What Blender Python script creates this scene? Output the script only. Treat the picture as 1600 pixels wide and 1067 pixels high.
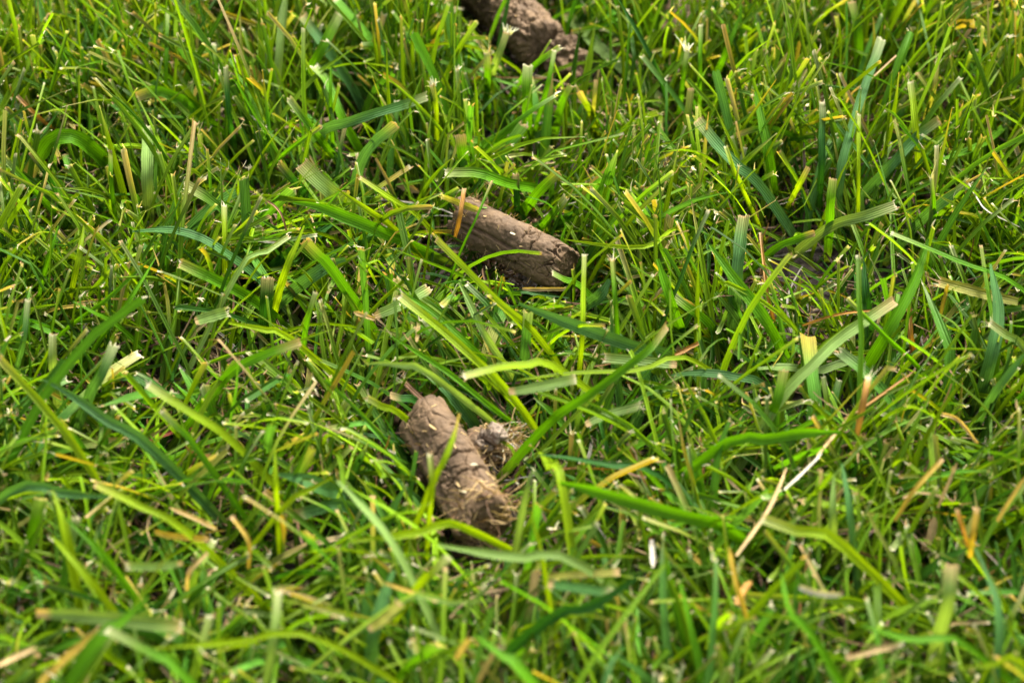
import bpy, math, random
import numpy as np
from mathutils import Vector, noise as mnoise

for o in list(bpy.data.objects):
    bpy.data.objects.remove(o)
SC = bpy.context.scene
COL = SC.collection
random.seed(11)
RNG = np.random.default_rng(11)

# ---------------------------------------------------------------- camera, sky, sun, exposure
PITCH = math.radians(42.0)
DIST = 0.486
LENS = 70.0
TGT = np.array([0.0, 0.0, 0.018])
CAM = TGT + DIST * np.array([0.0, -math.cos(PITCH), math.sin(PITCH)])
cam_d = bpy.data.cameras.new('camera')
cam_d.lens = LENS
cam_d.sensor_width = 36.0
cam_d.clip_start = 0.01
cam_d.clip_end = 200.0
cam_d.dof.use_dof = True
cam_d.dof.focus_distance = 0.506
cam_d.dof.aperture_fstop = 12.0
cam_d.dof.aperture_blades = 9
cam_o = bpy.data.objects.new('camera', cam_d)
COL.objects.link(cam_o)
cam_o.location = CAM
cam_o.rotation_euler = (math.pi / 2 - PITCH, 0, 0)
SC.camera = cam_o

SUN_EL, SUN_AZ = math.radians(56), math.radians(35)     # azimuth from +Y towards +X
W = bpy.data.worlds.new('World')
SC.world = W
W.use_nodes = True
nt = W.node_tree
nt.nodes.clear()
sky = nt.nodes.new('ShaderNodeTexSky')
sky.sky_type = 'NISHITA'
sky.sun_disc = False
sky.sun_elevation = SUN_EL
sky.sun_rotation = SUN_AZ
sky.air_density = 1.0
sky.dust_density = 5.0
sky.ozone_density = 1.0
bg = nt.nodes.new('ShaderNodeBackground')
bg.inputs['Strength'].default_value = 0.115
wo = nt.nodes.new('ShaderNodeOutputWorld')
hsv = nt.nodes.new('ShaderNodeHueSaturation')             # thin bright cloud: a paler sky
hsv.inputs['Saturation'].default_value = 0.35
nt.links.new(sky.outputs[0], hsv.inputs['Color'])
nt.links.new(hsv.outputs[0], bg.inputs[0])
nt.links.new(bg.outputs[0], wo.inputs[0])

sun_d = bpy.data.lights.new('sun', 'SUN')
sun_d.energy = 2.6
sun_d.angle = math.radians(18)
sun_d.color = (1.0, 0.95, 0.86)
sun_o = bpy.data.objects.new('sun', sun_d)
COL.objects.link(sun_o)
sdir = Vector((math.sin(SUN_AZ) * math.cos(SUN_EL), math.cos(SUN_AZ) * math.cos(SUN_EL), math.sin(SUN_EL)))
sun_o.rotation_euler = sdir.to_track_quat('Z', 'Y').to_euler()
sun_o.location = sdir * 2

SC.view_settings.view_transform = 'Standard'
SC.view_settings.look = 'None'
SC.view_settings.exposure = 2.36
SC.view_settings.gamma = 1.0
SC.render.engine = 'CYCLES'
SC.cycles.max_bounces = 8
SC.cycles.diffuse_bounces = 4
SC.cycles.transmission_bounces = 6

# ---------------------------------------------------------------- camera geometry helpers (where a thing stands on the lawn)
FPX = 1600 * LENS / 36.0
C_R = np.array([1.0, 0, 0])
C_F = np.array([0.0, math.cos(PITCH), -math.sin(PITCH)])
C_U = np.array([0.0, math.sin(PITCH), math.cos(PITCH)])


def at(px, py, h):
    """point of the lawn seen at photo pixel px,py at height h (mm)"""
    d = C_F + C_R * (px - 800) / FPX - C_U * (py - 533.5) / FPX
    t = (h * 0.001 - CAM[2]) / d[2]
    return CAM + d * t


def project(P):
    Q = P - CAM
    z = Q @ C_F
    return 800 + FPX * (Q @ C_R) / z, 533.5 - FPX * (Q @ C_U) / z, z


# ---------------------------------------------------------------- mesh helpers
def nrm(a):
    return a / np.maximum(np.linalg.norm(a, axis=-1, keepdims=True), 1e-9)


def make_mesh(name, verts, quads, cols=None, uvs=None, smooth=True, mat=None):
    me = bpy.data.meshes.new(name)
    nv, nq = len(verts), len(quads)
    me.vertices.add(nv)
    me.vertices.foreach_set('co', np.ascontiguousarray(verts, dtype=np.float32).ravel())
    me.loops.add(nq * 4)
    me.loops.foreach_set('vertex_index', np.ascontiguousarray(quads, dtype=np.int32).ravel())
    me.polygons.add(nq)
    me.polygons.foreach_set('loop_start', np.arange(0, nq * 4, 4, dtype=np.int32))
    me.polygons.foreach_set('loop_total', np.full(nq, 4, dtype=np.int32))
    me.update(calc_edges=True)
    me.polygons.foreach_set('use_smooth', np.full(nq, smooth, dtype=bool))
    if cols is not None:
        ca = me.color_attributes.new('Pigment', 'FLOAT_COLOR', 'POINT')
        c4 = np.ones((nv, 4), dtype=np.float32)
        c4[:, :3] = cols
        ca.data.foreach_set('color', c4.ravel())
    if uvs is not None:
        uv = me.uv_layers.new(name='Leaf')
        uv.data.foreach_set('uv', np.ascontiguousarray(uvs[quads.ravel()], dtype=np.float32).ravel())
    if mat:
        me.materials.append(mat)
    me.validate()
    return me


def link(name, me, parent=None, loc=None):
    o = bpy.data.objects.new(name, me)
    COL.objects.link(o)
    if loc is not None:
        o.location = loc
    if parent:
        o.parent = parent
    return o


def tag(o, label, cat, group=None, kind=None):
    if label:
        o['label'] = label
    if cat:
        o['category'] = cat
    if group:
        o['group'] = group
    if kind:
        o['kind'] = kind
    return o


class Bag:
    """collects strips of blades that go into one mesh"""
    def __init__(self):
        self.v, self.q, self.c, self.u, self.n = [], [], [], [], 0

    def strips(self, P, S, Wd, fold, col, m=3, ragged=None, shape='v'):
        n, k, _ = P.shape
        T = nrm(np.gradient(P, axis=1))
        S = nrm(S - T * np.sum(S * T, -1, keepdims=True))
        N = np.cross(S, T)
        u = np.linspace(-1, 1, m)
        prof = np.abs(u) if shape == 'v' else u * u
        V = (P[:, :, None, :] + S[:, :, None, :] * (u[None, None, :, None] * Wd[:, :, None, None] * 0.5)
             + N[:, :, None, :] * (prof[None, None, :, None] * (fold[:, None] * Wd)[:, :, None, None]))
        if m >= 5:                                   # uneven margins
            e = RNG.normal(0, 0.035, (n, k, 2)) * Wd[:, :, None]
            V[:, :, 0] += S * e[:, :, :1]
            V[:, :, -1] += S * e[:, :, 1:]
        if ragged is not None:                       # torn cut end
            j = ragged[:, None] * RNG.uniform(-1, 0.6, (n, m)) * Wd[:, -1:]
            V[:, -1] += T[:, -1, None, :] * j[:, :, None]
        L = np.concatenate([np.zeros((n, 1)), np.cumsum(np.linalg.norm(np.diff(P, axis=1), axis=-1), axis=1)], 1)
        U = np.zeros((n, k, m, 2))
        U[..., 0] = (u[None, None, :] * Wd[:, :, None] * 500)       # mm across
        U[..., 1] = L[:, :, None] * 1000 + RNG.uniform(0, 500, (n, 1, 1))
        C = np.repeat(col[:, :, None, :], m, 2)
        if m >= 5:                                   # paler midrib
            C[:, :, m // 2] *= 1.28
            C[:, :, 0] *= 0.9
        idx = self.n + np.arange(n * k * m).reshape(n, k, m)
        q = np.stack([idx[:, :-1, :-1], idx[:, :-1, 1:], idx[:, 1:, 1:], idx[:, 1:, :-1]], -1).reshape(-1, 4)
        self.v.append(V.reshape(-1, 3)); self.c.append(C.reshape(-1, 3)); self.u.append(U.reshape(-1, 2)); self.q.append(q)
        self.n += n * k * m

    def build(self, name, mat, parent=None, origin=None):
        v = np.concatenate(self.v)
        if origin is not None:
            v = v - origin
        me = make_mesh(name, v, np.concatenate(self.q), np.concatenate(self.c), np.concatenate(self.u), True, mat)
        return link(name, me, parent, origin if parent is None else None)


# ---------------------------------------------------------------- materials
def nd(t, typ, **kw):
    n = t.nodes.new(typ)
    for k, v in kw.items():
        setattr(n, k, v)
    return n


def leaf_material(name, trans, rough, spec, vein, bump):
    m = bpy.data.materials.new(name)
    m.use_nodes = True
    t = m.node_tree
    t.nodes.clear()
    L = t.links.new
    out = nd(t, 'ShaderNodeOutputMaterial')
    att = nd(t, 'ShaderNodeVertexColor', layer_name='Pigment')
    uv = nd(t, 'ShaderNodeUVMap', uv_map='Leaf')
    sep = nd(t, 'ShaderNodeSeparateXYZ')
    L(uv.outputs[0], sep.inputs[0])
    # parallel veins
    mul = nd(t, 'ShaderNodeMath', operation='MULTIPLY'); mul.inputs[1].default_value = 2 * math.pi / 0.55
    L(sep.outputs[0], mul.inputs[0])
    sn = nd(t, 'ShaderNodeMath', operation='SINE'); L(mul.outputs[0], sn.inputs[0])
    # long streaky blotches
    mp = nd(t, 'ShaderNodeMapping'); mp.inputs['Scale'].default_value = (2.2, 0.16, 1)
    L(uv.outputs[0], mp.inputs[0])
    n1 = nd(t, 'ShaderNodeTexNoise'); n1.inputs['Scale'].default_value = 1.0; n1.inputs['Detail'].default_value = 4
    L(mp.outputs[0], n1.inputs['Vector'])
    mp2 = nd(t, 'ShaderNodeMapping'); mp2.inputs['Scale'].default_value = (1.6, 1.1, 1)
    L(uv.outputs[0], mp2.inputs[0])
    n2 = nd(t, 'ShaderNodeTexNoise'); n2.inputs['Scale'].default_value = 1.0; n2.inputs['Detail'].default_value = 3
    L(mp2.outputs[0], n2.inputs['Vector'])
    # brightness = 1 + vein*sin + noise
    ma = nd(t, 'ShaderNodeMath', operation='MULTIPLY_ADD'); ma.inputs[1].default_value = vein; ma.inputs[2].default_value = 0.64
    L(sn.outputs[0], ma.inputs[0])
    mb = nd(t, 'ShaderNodeMath', operation='MULTIPLY_ADD'); mb.inputs[1].default_value = 0.72
    L(n1.outputs[0], mb.inputs[0]); L(ma.outputs[0], mb.inputs[2])
    mx = nd(t, 'ShaderNodeMix', data_type='RGBA', blend_type='MULTIPLY'); mx.inputs[0].default_value = 1
    L(att.outputs[0], mx.inputs[6]); L(mb.outputs[0], mx.inputs[7])
    # pale specks and yellow lesions
    cr = nd(t, 'ShaderNodeValToRGB')
    cr.color_ramp.elements[0].position = 0.70; cr.color_ramp.elements[0].color = (0, 0, 0, 1)
    cr.color_ramp.elements[1].position = 0.80; cr.color_ramp.elements[1].color = (0.45, 0.45, 0.45, 1)
    L(n2.outputs[0], cr.inputs[0])
    mx2 = nd(t, 'ShaderNodeMix', data_type='RGBA'); mx2.inputs[7].default_value = (0.27, 0.22, 0.05, 1)
    L(cr.outputs[0], mx2.inputs[0]); L(mx.outputs[2], mx2.inputs[6])
    bp = nd(t, 'ShaderNodeBump'); bp.inputs['Strength'].default_value = bump; bp.inputs['Distance'].default_value = 0.0001
    ad = nd(t, 'ShaderNodeMath', operation='ADD'); L(sn.outputs[0], ad.inputs[0]); L(n1.outputs[0], ad.inputs[1])
    L(ad.outputs[0], bp.inputs['Height'])
    pr = nd(t, 'ShaderNodeBsdfPrincipled')
    pr.inputs['Roughness'].default_value = rough
    pr.inputs['Specular IOR Level'].default_value = spec
    L(mx2.outputs[2], pr.inputs['Base Color']); L(bp.outputs[0], pr.inputs['Normal'])
    tr = nd(t, 'ShaderNodeBsdfTranslucent')
    tc = nd(t, 'ShaderNodeMix', data_type='RGBA', blend_type='MULTIPLY'); tc.inputs[0].default_value = 1
    tc.inputs[7].default_value = (1.75, 1.6, 0.4, 1)
    L(mx2.outputs[2], tc.inputs[6]); L(tc.outputs[2], tr.inputs[0])
    ms = nd(t, 'ShaderNodeMixShader'); ms.inputs[0].default_value = trans
    L(pr.outputs[0], ms.inputs[1]); L(tr.outputs[0], ms.inputs[2]); L(ms.outputs[0], out.inputs[0])
    return m


M_LEAF = leaf_material('grass_leaf', 0.38, 0.5, 0.10, 0.15, 0.6)
M_DRY = leaf_material('dry_straw', 0.22, 0.6, 0.25, 0.14, 0.7)
M_TIP = leaf_material('torn_fibre', 0.3, 0.7, 0.2, 0.14, 0.5)


def soil_material(name, dark, light, scale, speck):
    m = bpy.data.materials.new(name)
    m.use_nodes = True
    t = m.node_tree
    t.nodes.clear()
    L = t.links.new
    out = nd(t, 'ShaderNodeOutputMaterial')
    tc = nd(t, 'ShaderNodeTexCoord')
    n1 = nd(t, 'ShaderNodeTexNoise'); n1.inputs['Scale'].default_value = scale; n1.inputs['Detail'].default_value = 8; n1.inputs['Roughness'].default_value = 0.65
    n2 = nd(t, 'ShaderNodeTexNoise'); n2.inputs['Scale'].default_value = scale * 9; n2.inputs['Detail'].default_value = 5
    v = nd(t, 'ShaderNodeTexVoronoi', feature='DISTANCE_TO_EDGE'); v.inputs['Scale'].default_value = scale * 2.6
    for n in (n1, n2, v):
        L(tc.outputs['Object'], n.inputs['Vector'])
    cr = nd(t, 'ShaderNodeValToRGB')
    cr.color_ramp.elements[0].position = 0.32; cr.color_ramp.elements[0].color = (*dark, 1)
    cr.color_ramp.elements[1].position = 0.70; cr.color_ramp.elements[1].color = (*light, 1)
    L(n1.outputs[0], cr.inputs[0])
    sp = nd(t, 'ShaderNodeValToRGB')
    sp.color_ramp.elements[0].position = 0.62; sp.color_ramp.elements[0].color = (0, 0, 0, 1)
    sp.color_ramp.elements[1].position = 0.72; sp.color_ramp.elements[1].color = (speck, speck, speck, 1)
    L(n2.outputs[0], sp.inputs[0])
    mx = nd(t, 'ShaderNodeMix', data_type='RGBA'); mx.inputs[7].default_value = (0.22, 0.155, 0.10, 1)
    L(sp.outputs[0], mx.inputs[0]); L(cr.outputs[0], mx.inputs[6])
    h = nd(t, 'ShaderNodeMath', operation='MULTIPLY_ADD'); h.inputs[1].default_value = 0.6
    L(n2.outputs[0], h.inputs[0]); L(n1.outputs[0], h.inputs[2])
    bp = nd(t, 'ShaderNodeBump'); bp.inputs['Strength'].default_value = 0.7; bp.inputs['Distance'].default_value = 0.0004
    L(h.outputs[0], bp.inputs['Height'])
    pr = nd(t, 'ShaderNodeBsdfPrincipled')
    pr.inputs['Roughness'].default_value = 0.78
    pr.inputs['Specular IOR Level'].default_value = 0.3
    L(mx.outputs[2], pr.inputs['Base Color']); L(bp.outputs[0], pr.inputs['Normal']); L(pr.outputs[0], out.inputs[0])
    return m


M_PLUG = soil_material('clay_soil', (0.050, 0.030, 0.0140), (0.150, 0.093, 0.046), 110, 0.3)
M_CRUMB = soil_material('crumb_soil', (0.10, 0.07, 0.045), (0.22, 0.17, 0.125), 260, 0.5)
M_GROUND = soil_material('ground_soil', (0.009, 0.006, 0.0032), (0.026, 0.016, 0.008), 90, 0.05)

PAL = dict(g=(0.052, 0.148, 0.002), y=(0.135, 0.212, 0.002), d=(0.014, 0.060, 0.006), b=(0.044, 0.115, 0.028),
           p=(0.115, 0.185, 0.042), s=(0.33, 0.23, 0.10), o=(0.24, 0.12, 0.022), w=(0.36, 0.33, 0.25),
           n=(0.15, 0.08, 0.038), k=(0.19, 0.19, 0.035))
PAL = {k: np.array(v) for k, v in PAL.items()}
WHITE = np.array((0.44, 0.40, 0.26))
TAN = np.array((0.35, 0.23, 0.11))

# ---------------------------------------------------------------- soil plugs
def nz(x, y, z, f):
    return mnoise.noise(Vector((x * f, y * f, z * f)))


class Plug:
    def __init__(self, A, B, R, seed, cracks=(), grooves=(), rough=0.5, bend=0.0, taper=(1, 1), ends=(1, 1), crackle=None):
        self.A, self.B, self.R = np.array(A), np.array(B), R
        self.L = np.linalg.norm(self.B - self.A)
        self.ax = (self.B - self.A) / self.L
        self.e1 = nrm(np.cross(self.ax, np.array([0, 0, 1.0])))
        self.e2 = np.cross(self.e1, self.ax)
        self.crackle = crackle
        self.seed, self.cracks, self.grooves, self.rough, self.bend, self.taper, self.ends = seed, cracks, grooves, rough, bend, taper, ends

    def point(self, s, th, q=1.0):
        """s mm along, th angle (90 deg = top), q share of the radius"""
        sd = self.seed * 17.3
        Lm = self.L * 1000
        f = s / Lm
        R = self.R * (self.taper[0] + (self.taper[1] - self.taper[0]) * f)
        edge = 1.0
        for d in (s + 0.6, Lm - s + 0.6):
            if d < 1.5:
                x = max(0.0, 1 - d / 1.5)
                edge *= math.sqrt(max(0.05, 1 - x * x * 0.75))
        c, sn = math.cos(th), math.sin(th)
        X, Y, Z = s, R * c, R * sn
        d = 0.55 * nz(X + sd, Y, Z, 0.16) + self.rough * (0.42 * nz(X, Y + sd, Z, 0.5) + 0.26 * nz(X, Y, Z + sd, 1.15) + 0.17 * nz(X + sd, Y, Z + 3, 2.4))
        d += 0.62 * math.cos(3 * th + self.seed) + 0.25 * math.cos(2 * th + 2 * self.seed)
        # flaky chips
        ch = nz(X + 9, Y + sd, Z, 0.75)
        if ch > 0.25:
            d -= self.rough * 1.5 * min(0.35, ch - 0.25)
        for (cs, t0, t1, dep, wid) in self.cracks:
            tt = math.degrees(th)
            m = min(1, max(0, (tt - t0) / 18)) * min(1, max(0, (t1 - tt) / 18))
            if m > 0:
                wob = 1.5 * nz(cs + sd, Y, Z, 0.28) + 0.55 * nz(cs, Y + sd, Z, 1.0)
                d -= dep * m * math.exp(-((s - cs - wob) / wid) ** 2) * (0.55 + 0.9 * abs(nz(cs, Y, Z + sd, 0.5)) )
        if self.crackle:                                # irregular drying cracks over part of the plug
            s0, s1, cell, dep = self.crackle
            m = min(1, max(0, (s - s0) / 5)) * min(1, max(0, (s1 - s) / 3)) * min(1, max(0, 0.6 + 2.2 * nz(X + sd, Y, Z, 0.13)))
            if m > 0:
                wv = Vector((X * 0.85 + sd + 0.8 * nz(X, Y, Z, 0.45), Y * 1.0 + 0.8 * nz(Y, Z, X, 0.45), Z * 1.0 + 0.8 * nz(Z, X, Y, 0.45))) / cell
                vd = mnoise.voronoi(wv)[0]
                e = (vd[1] - vd[0]) * cell
                d -= dep * m * max(0.0, 1 - e / (0.22 + 0.3 * abs(nz(X, Y + 5, Z, 0.3)))) ** 0.8
        for (gt, s0, s1, dep, wid) in self.grooves:
            m = min(1, max(0, (s - s0) / 4)) * min(1, max(0, (s1 - s) / 4))
            dt = (math.degrees(th) - gt - 5 * nz(s + sd, gt, 0, 0.12)) / wid
            d -= dep * m * math.exp(-dt * dt)
        r = (R + d) * edge * q
        bx = self.bend * math.sin(math.pi * f)
        so = s
        if q < 1:                                       # broken ends are lumpy
            so += (1 - q) * (1.0 if f > 0.5 else -1.0) * 0.5 + 0.9 * nz(Y * q + sd, Z * q, s, 0.35) * (1 - q * q) + 0.5 * nz(Y * q, Z * q + sd, s, 1.2) * (1 - q ** 3)
        else:
            k = max(0.0, 1 - min(s, Lm - s) / 3.0)
            so += k * (1.0 * nz(Y + sd, Z, 5, 0.3) + 0.45 * nz(Y, Z + sd, 5, 1.0)) * (self.ends[0] if f < .5 else self.ends[1])
        return self.A + (self.ax * so + self.e1 * (r * c + bx) + self.e2 * r * sn) * 0.001

    def build(self, name, mat, step=0.26):
        Lm = self.L * 1000
        nth = int(2 * math.pi * self.R / step)
        ns = int(Lm / step)
        rings = [(0.0, q) for q in np.linspace(0.02, 0.985, int(self.R / step * 0.8))]
        rings += [(s, 1.0) for s in np.linspace(0, Lm, ns)]
        rings += [(Lm, q) for q in np.linspace(0.985, 0.02, int(self.R / step * 0.8))]
        V = np.array([self.point(s, 2 * math.pi * j / nth - math.pi / 2, q) for s, q in rings for j in range(nth)])
        nr = len(rings)
        i = np.arange(nr - 1)[:, None] * nth
        j = np.arange(nth)[None, :]
        j2 = (j + 1) % nth
        Q = np.stack([i + j, i + j2, i + nth + j2, i + nth + j], -1).reshape(-1, 4)
        c = (self.A + self.B) / 2
        base = np.array([c[0], c[1], c[2] - self.R * 0.001])
        me = make_mesh(name, V - base, Q, mat=mat)
        self.base = base
        self.obj = link(name, me, None, base)
        return self.obj

    def surf(self, s, deg, lift=0.12):
        p = self.point(s, math.radians(deg))
        q = self.A + self.ax * s * 0.001
        return p + nrm(p - q) * lift * 0.001, nrm(p - q)


def spline(pts, n):
    pts = np.asarray(pts, float)
    if len(pts) == 2:
        t = np.linspace(0, 1, n)[:, None]
        return pts[0] * (1 - t) + pts[1] * t
    p = np.vstack([2 * pts[0] - pts[1], pts, 2 * pts[-1] - pts[-2]])
    seg = np.linalg.norm(np.diff(pts, axis=0), axis=1)
    cum = np.concatenate([[0], np.cumsum(seg)]) / seg.sum()
    out = []
    for t in np.linspace(0, 1, n):
        i = min(len(pts) - 2, int(np.searchsorted(cum, t, side='right') - 1))
        u = (t - cum[i]) / (cum[i + 1] - cum[i])
        a, b, c, d = p[i], p[i + 1], p[i + 2], p[i + 3]
        out.append(0.5 * (2 * b + (c - a) * u + (2 * a - 5 * b + 4 * c - d) * u * u + (3 * b - a - 3 * c + d) * u ** 3))
    return np.array(out)


def fleck(plug, s, deg, length, width, ang, col, name='straw_fleck'):
    """a scrap of straw pressed into the soil of a plug"""
    b = Bag()
    k = 5
    P, S = [], []
    for t in np.linspace(-0.5, 0.5, k):
        a = math.radians(ang)
        p, nn = plug.surf(s + t * length * math.cos(a), deg + math.degrees(t * length * math.sin(a) / plug.R), 0.16)
        P.append(p); S.append(np.cross(nn, plug.ax * math.cos(a) + plug.e1 * math.sin(a)))
    P = np.array(P)[None]; S = nrm(np.array(S))[None]
    w = np.full((1, k), width * 0.001); w[0, 0] *= 0.55; w[0, -1] *= 0.4
    b.strips(P - plug.base, S, w, np.array([-0.18]), np.tile(col, (1, k, 1)), 5, np.array([0.3]), 'r')
    return b.build(name, M_DRY, plug.obj)


def hairs(n, pos_fn, lmin, lmax, wmin, wmax, cols, jitter, k=6):
    b = Bag()
    for i in range(n):
        p, d = pos_fn()
        d = nrm(d)
        Ln = random.uniform(lmin, lmax) * 0.001
        pts = [p]
        for _ in range(k - 1):
            d = nrm(d + RNG.normal(0, jitter, 3))
            pts.append(pts[-1] + d * Ln / (k - 1))
        P = np.array(pts)[None]
        S = np.cross(np.gradient(P[0], axis=0), nrm(RNG.normal(0, 1, 3)))[None]
        w = np.full((1, k), random.uniform(wmin, wmax) * 0.001)
        w[0, -1] *= 0.4
        col = PAL[random.choice(cols)] * random.uniform(0.7, 1.1)
        b.strips(P, S, w, np.array([0.3]), np.tile(col, (1, k, 1)), 3)
    return b


H_PLUG = 15.0
pl_front = Plug(at(663, 650, H_PLUG + 1), at(757, 818, H_PLUG - 1), 6.6, 1,
                cracks=((19.5, 20, 165, 2.2, 0.26), (24.8, 30, 175, 2.4, 0.28), (11, 95, 190, 1.4, .3), (15.5, 20, 90, 1.3, .26)),
                grooves=((12, 3, 30, 1.2, 7), (140, 4, 26, .8, 6)), rough=0.42, bend=-0.5, taper=(0.97, 1.07), ends=(0.8, 1.8), crackle=(-5, 60, 5.6, 0.8))
pl_mid = Plug(at(722, 339, H_PLUG + 1), at(884, 419, H_PLUG - 0.5), 6.2, 2,
              cracks=((21.6, 52, 118, 1.8, 0.2), (24.4, 20, 130, 1.7, 0.2)),
              grooves=((31, 1, 22, 1.0, 4), (14, 0, 12, 0.5, 6), (-18, 9, 26, 0.9, 9)), rough=0.45, ends=(3.4, 2.8), crackle=(15, 34, 3.2, 2.0))
pl_back = Plug(at(710, -72, 19), at(846, 70, 16), 8.6, 3,
               cracks=((24, 20, 175, 1.4, 0.5), (15, 60, 160, 1.3, .45), (29, 40, 170, 1.3, .4), (9, 30, 130, 1, .5), (34, 40, 170, 1.2, .4)),
               rough=2.3, crackle=(-5, 70, 4.2, 2.8), taper=(1.0, 0.84), ends=(1, 1.6))
pl_side = Plug(at(1052, 62, 9), at(1078, -18, 9), 4.6, 4, cracks=((6, 30, 150, .8, .4),), rough=1.2)
pl_far = Plug(at(1338, 2, 9), at(1412, -26, 9), 5.2, 5, rough=1.2)
G_PLUG = 'soil plugs lying on the lawn'
for p, lab in ((pl_front, 'cylindrical brown soil plug with cross cracks and a tangle of roots at its lower end'),
               (pl_mid, 'smooth brown soil plug grooved lengthwise, with a pale seed on its top'),
               (pl_back, 'crumbly brown soil plug cut off by the top edge of the photo, broken into clods'),
               (pl_side, 'small blurred soil plug behind the grass stems right of the crumbly top plug'),
               (pl_far, 'blurred soil plug barely showing at the top right edge of the lawn')):
    tag(p.build('soil_plug', M_PLUG, 0.19 if p in (pl_front, pl_mid) else 0.32), lab, 'soil plug', G_PLUG)
PLUGS = [pl_front, pl_mid, pl_back, pl_side, pl_far]

S_, P_ = PAL['s'], PAL['k']
for a in ((9.5, 72, 2.6, .75, 15, S_), (8.5, 52, 1.9, .4, 40, S_ * .9), (4, 95, 1.5, .4, 100, S_ * .8), (14, 120, 1.7, .5, 60, S_ * .8), (18, 88, 1.3, .35, 0, S_),
          (24.5, 105, 1.8, .8, 70, WHITE * .8), (27, 60, 2.2, .5, 10, S_), (29.5, 62, 3, .6, 30, WHITE * .8), (27.5, 130, 2.8, .9, 40, S_ * .8), (30, 100, 2.4, .5, 80, S_),
          (22, 140, 1.8, .4, 20, S_ * .7), (31, 80, 3.6, .5, 120, S_), (31, 120, 3.0, .45, 100, S_ * .9), (12, 40, 1.2, .4, 0, S_ * .8), (20, 50, 1.2, .3, 90, S_ * .8)):
    fleck(pl_front, *a)
for a in ((7.2, 88, 1.4, .7, 30, PAL['p'] * 1.6), (18.5, 62, 1.5, .55, 5, WHITE * 1.1), (14, 60, 1.2, .25, 100, S_ * .8), (9, 70, 1, .3, 20, S_), (21, 80, .9, .3, 40, S_ * .8),
          (4, 100, 1.6, .5, 60, S_), (16, 12, 2.6, .4, -30, S_), (25, 8, 2, .4, 0, S_ * .8), (13, 100, 1.5, .3, 60, S_), (22, 45, 1, .3, 20, S_), (3, 120, 1.8, .6, 90, S_)):
    fleck(pl_mid, *a)
for a in ((27, 80, 4, .5, 10, S_ * .8), (24, 110, 2.5, .5, 60, S_ * .7), (28, 120, 5, .7, 80, S_ * .8), (16, 60, 1.6, .5, 40, S_ * .8)):
    fleck(pl_back, *a)

Lf = pl_front.L * 1000


def root_pos():
    if random.random() < 0.45:
        p = pl_front.point(Lf, math.radians(random.uniform(0, 360)), random.uniform(0.2, 0.97)) + pl_front.ax * 0.0003
        return p - pl_front.base, pl_front.e1 * random.choice((-1, 1)) + RNG.normal(0, 0.45, 3) + pl_front.ax * 0.3
    s = random.uniform(Lf - 4.5, Lf + 0.3)
    th = random.uniform(20, 170)
    p, nn = pl_front.surf(min(s, Lf - 0.2), th, 0.25)
    d = pl_front.e1 * random.choice((-1, 1)) + RNG.normal(0, 0.5, 3)
    return p - pl_front.base, d


tag(hairs(150, root_pos, 2.5, 8, .14, .34, 'ssssnn', 0.28).build('root_tangle', M_DRY, pl_front.obj), 'tangle of pale straw and roots at the broken end', None)


def fuzz_pos(pl, s0, s1, t0, t1):
    def f():
        p, nn = pl.surf(random.uniform(s0, s1), random.uniform(t0, t1), 0.0)
        return p - pl.base, nn + RNG.normal(0, 0.6, 3)
    return f


for pl, lo, hi, t0, t1 in ((pl_mid, 0, 6, -40, 140), (pl_mid, 0, 3, 0, 140), (pl_mid, 2, 27, 112, 140), (pl_mid, 5, 27, -50, -10), (pl_front, 2, 28, 150, 200), (pl_front, 2, 30, -10, 30), (pl_back, 18, pl_back.L * 990, 20, 170)):
    hairs(44, fuzz_pos(pl, lo, hi, t0, t1), .8, 3.0, .1, .2, 'ssnn', 0.4).build('root_hair', M_DRY, pl.obj)


def lump(name, c, r, seed, mat, squash=0.8, amp=0.35, n=40):
    """an uneven crumb of earth"""
    V = []
    for i in range(n + 1):
        th = math.pi * min(max(i / n, 0.004), 0.996)
        for j in range(2 * n):
            ph = math.pi * j / n
            d = Vector((math.sin(th) * math.cos(ph), math.sin(th) * math.sin(ph), math.cos(th)))
            a = 1 + amp * (1.1 * mnoise.noise(d * 1.3 + Vector((seed, 0, 0))) + .6 * mnoise.noise(d * 3.1 + Vector((0, seed, 0))) + .35 * mnoise.noise(d * 7 + Vector((0, 0, seed))))
            V.append((d.x * a * r, d.y * a * r, d.z * a * r * squash))
    i = np.arange(n)[:, None] * 2 * n
    j = np.arange(2 * n)[None]
    j2 = (j + 1) % (2 * n)
    Q = np.stack([i + j, i + 2 * n + j, i + 2 * n + j2, i + j2], -1).reshape(-1, 4)
    return link(name, make_mesh(name, np.array(V) * 0.001, Q, mat=mat), None, c)


clod = lump('root_clod', at(768, 696, 9), 4.9, 3.1, M_PLUG, 0.8, 0.5)
tag(clod, 'crumbled clod of soil and dry roots leaning against the right side of the front plug', 'soil clod')


def clod_pos():
    d = nrm(np.array([random.uniform(-.4, 1), random.uniform(-1, .6), random.uniform(-.1, 1)]))
    return d * 0.0056, np.array([random.uniform(0, 1), random.uniform(-1, .3), random.uniform(-.2, .6)])


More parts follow.
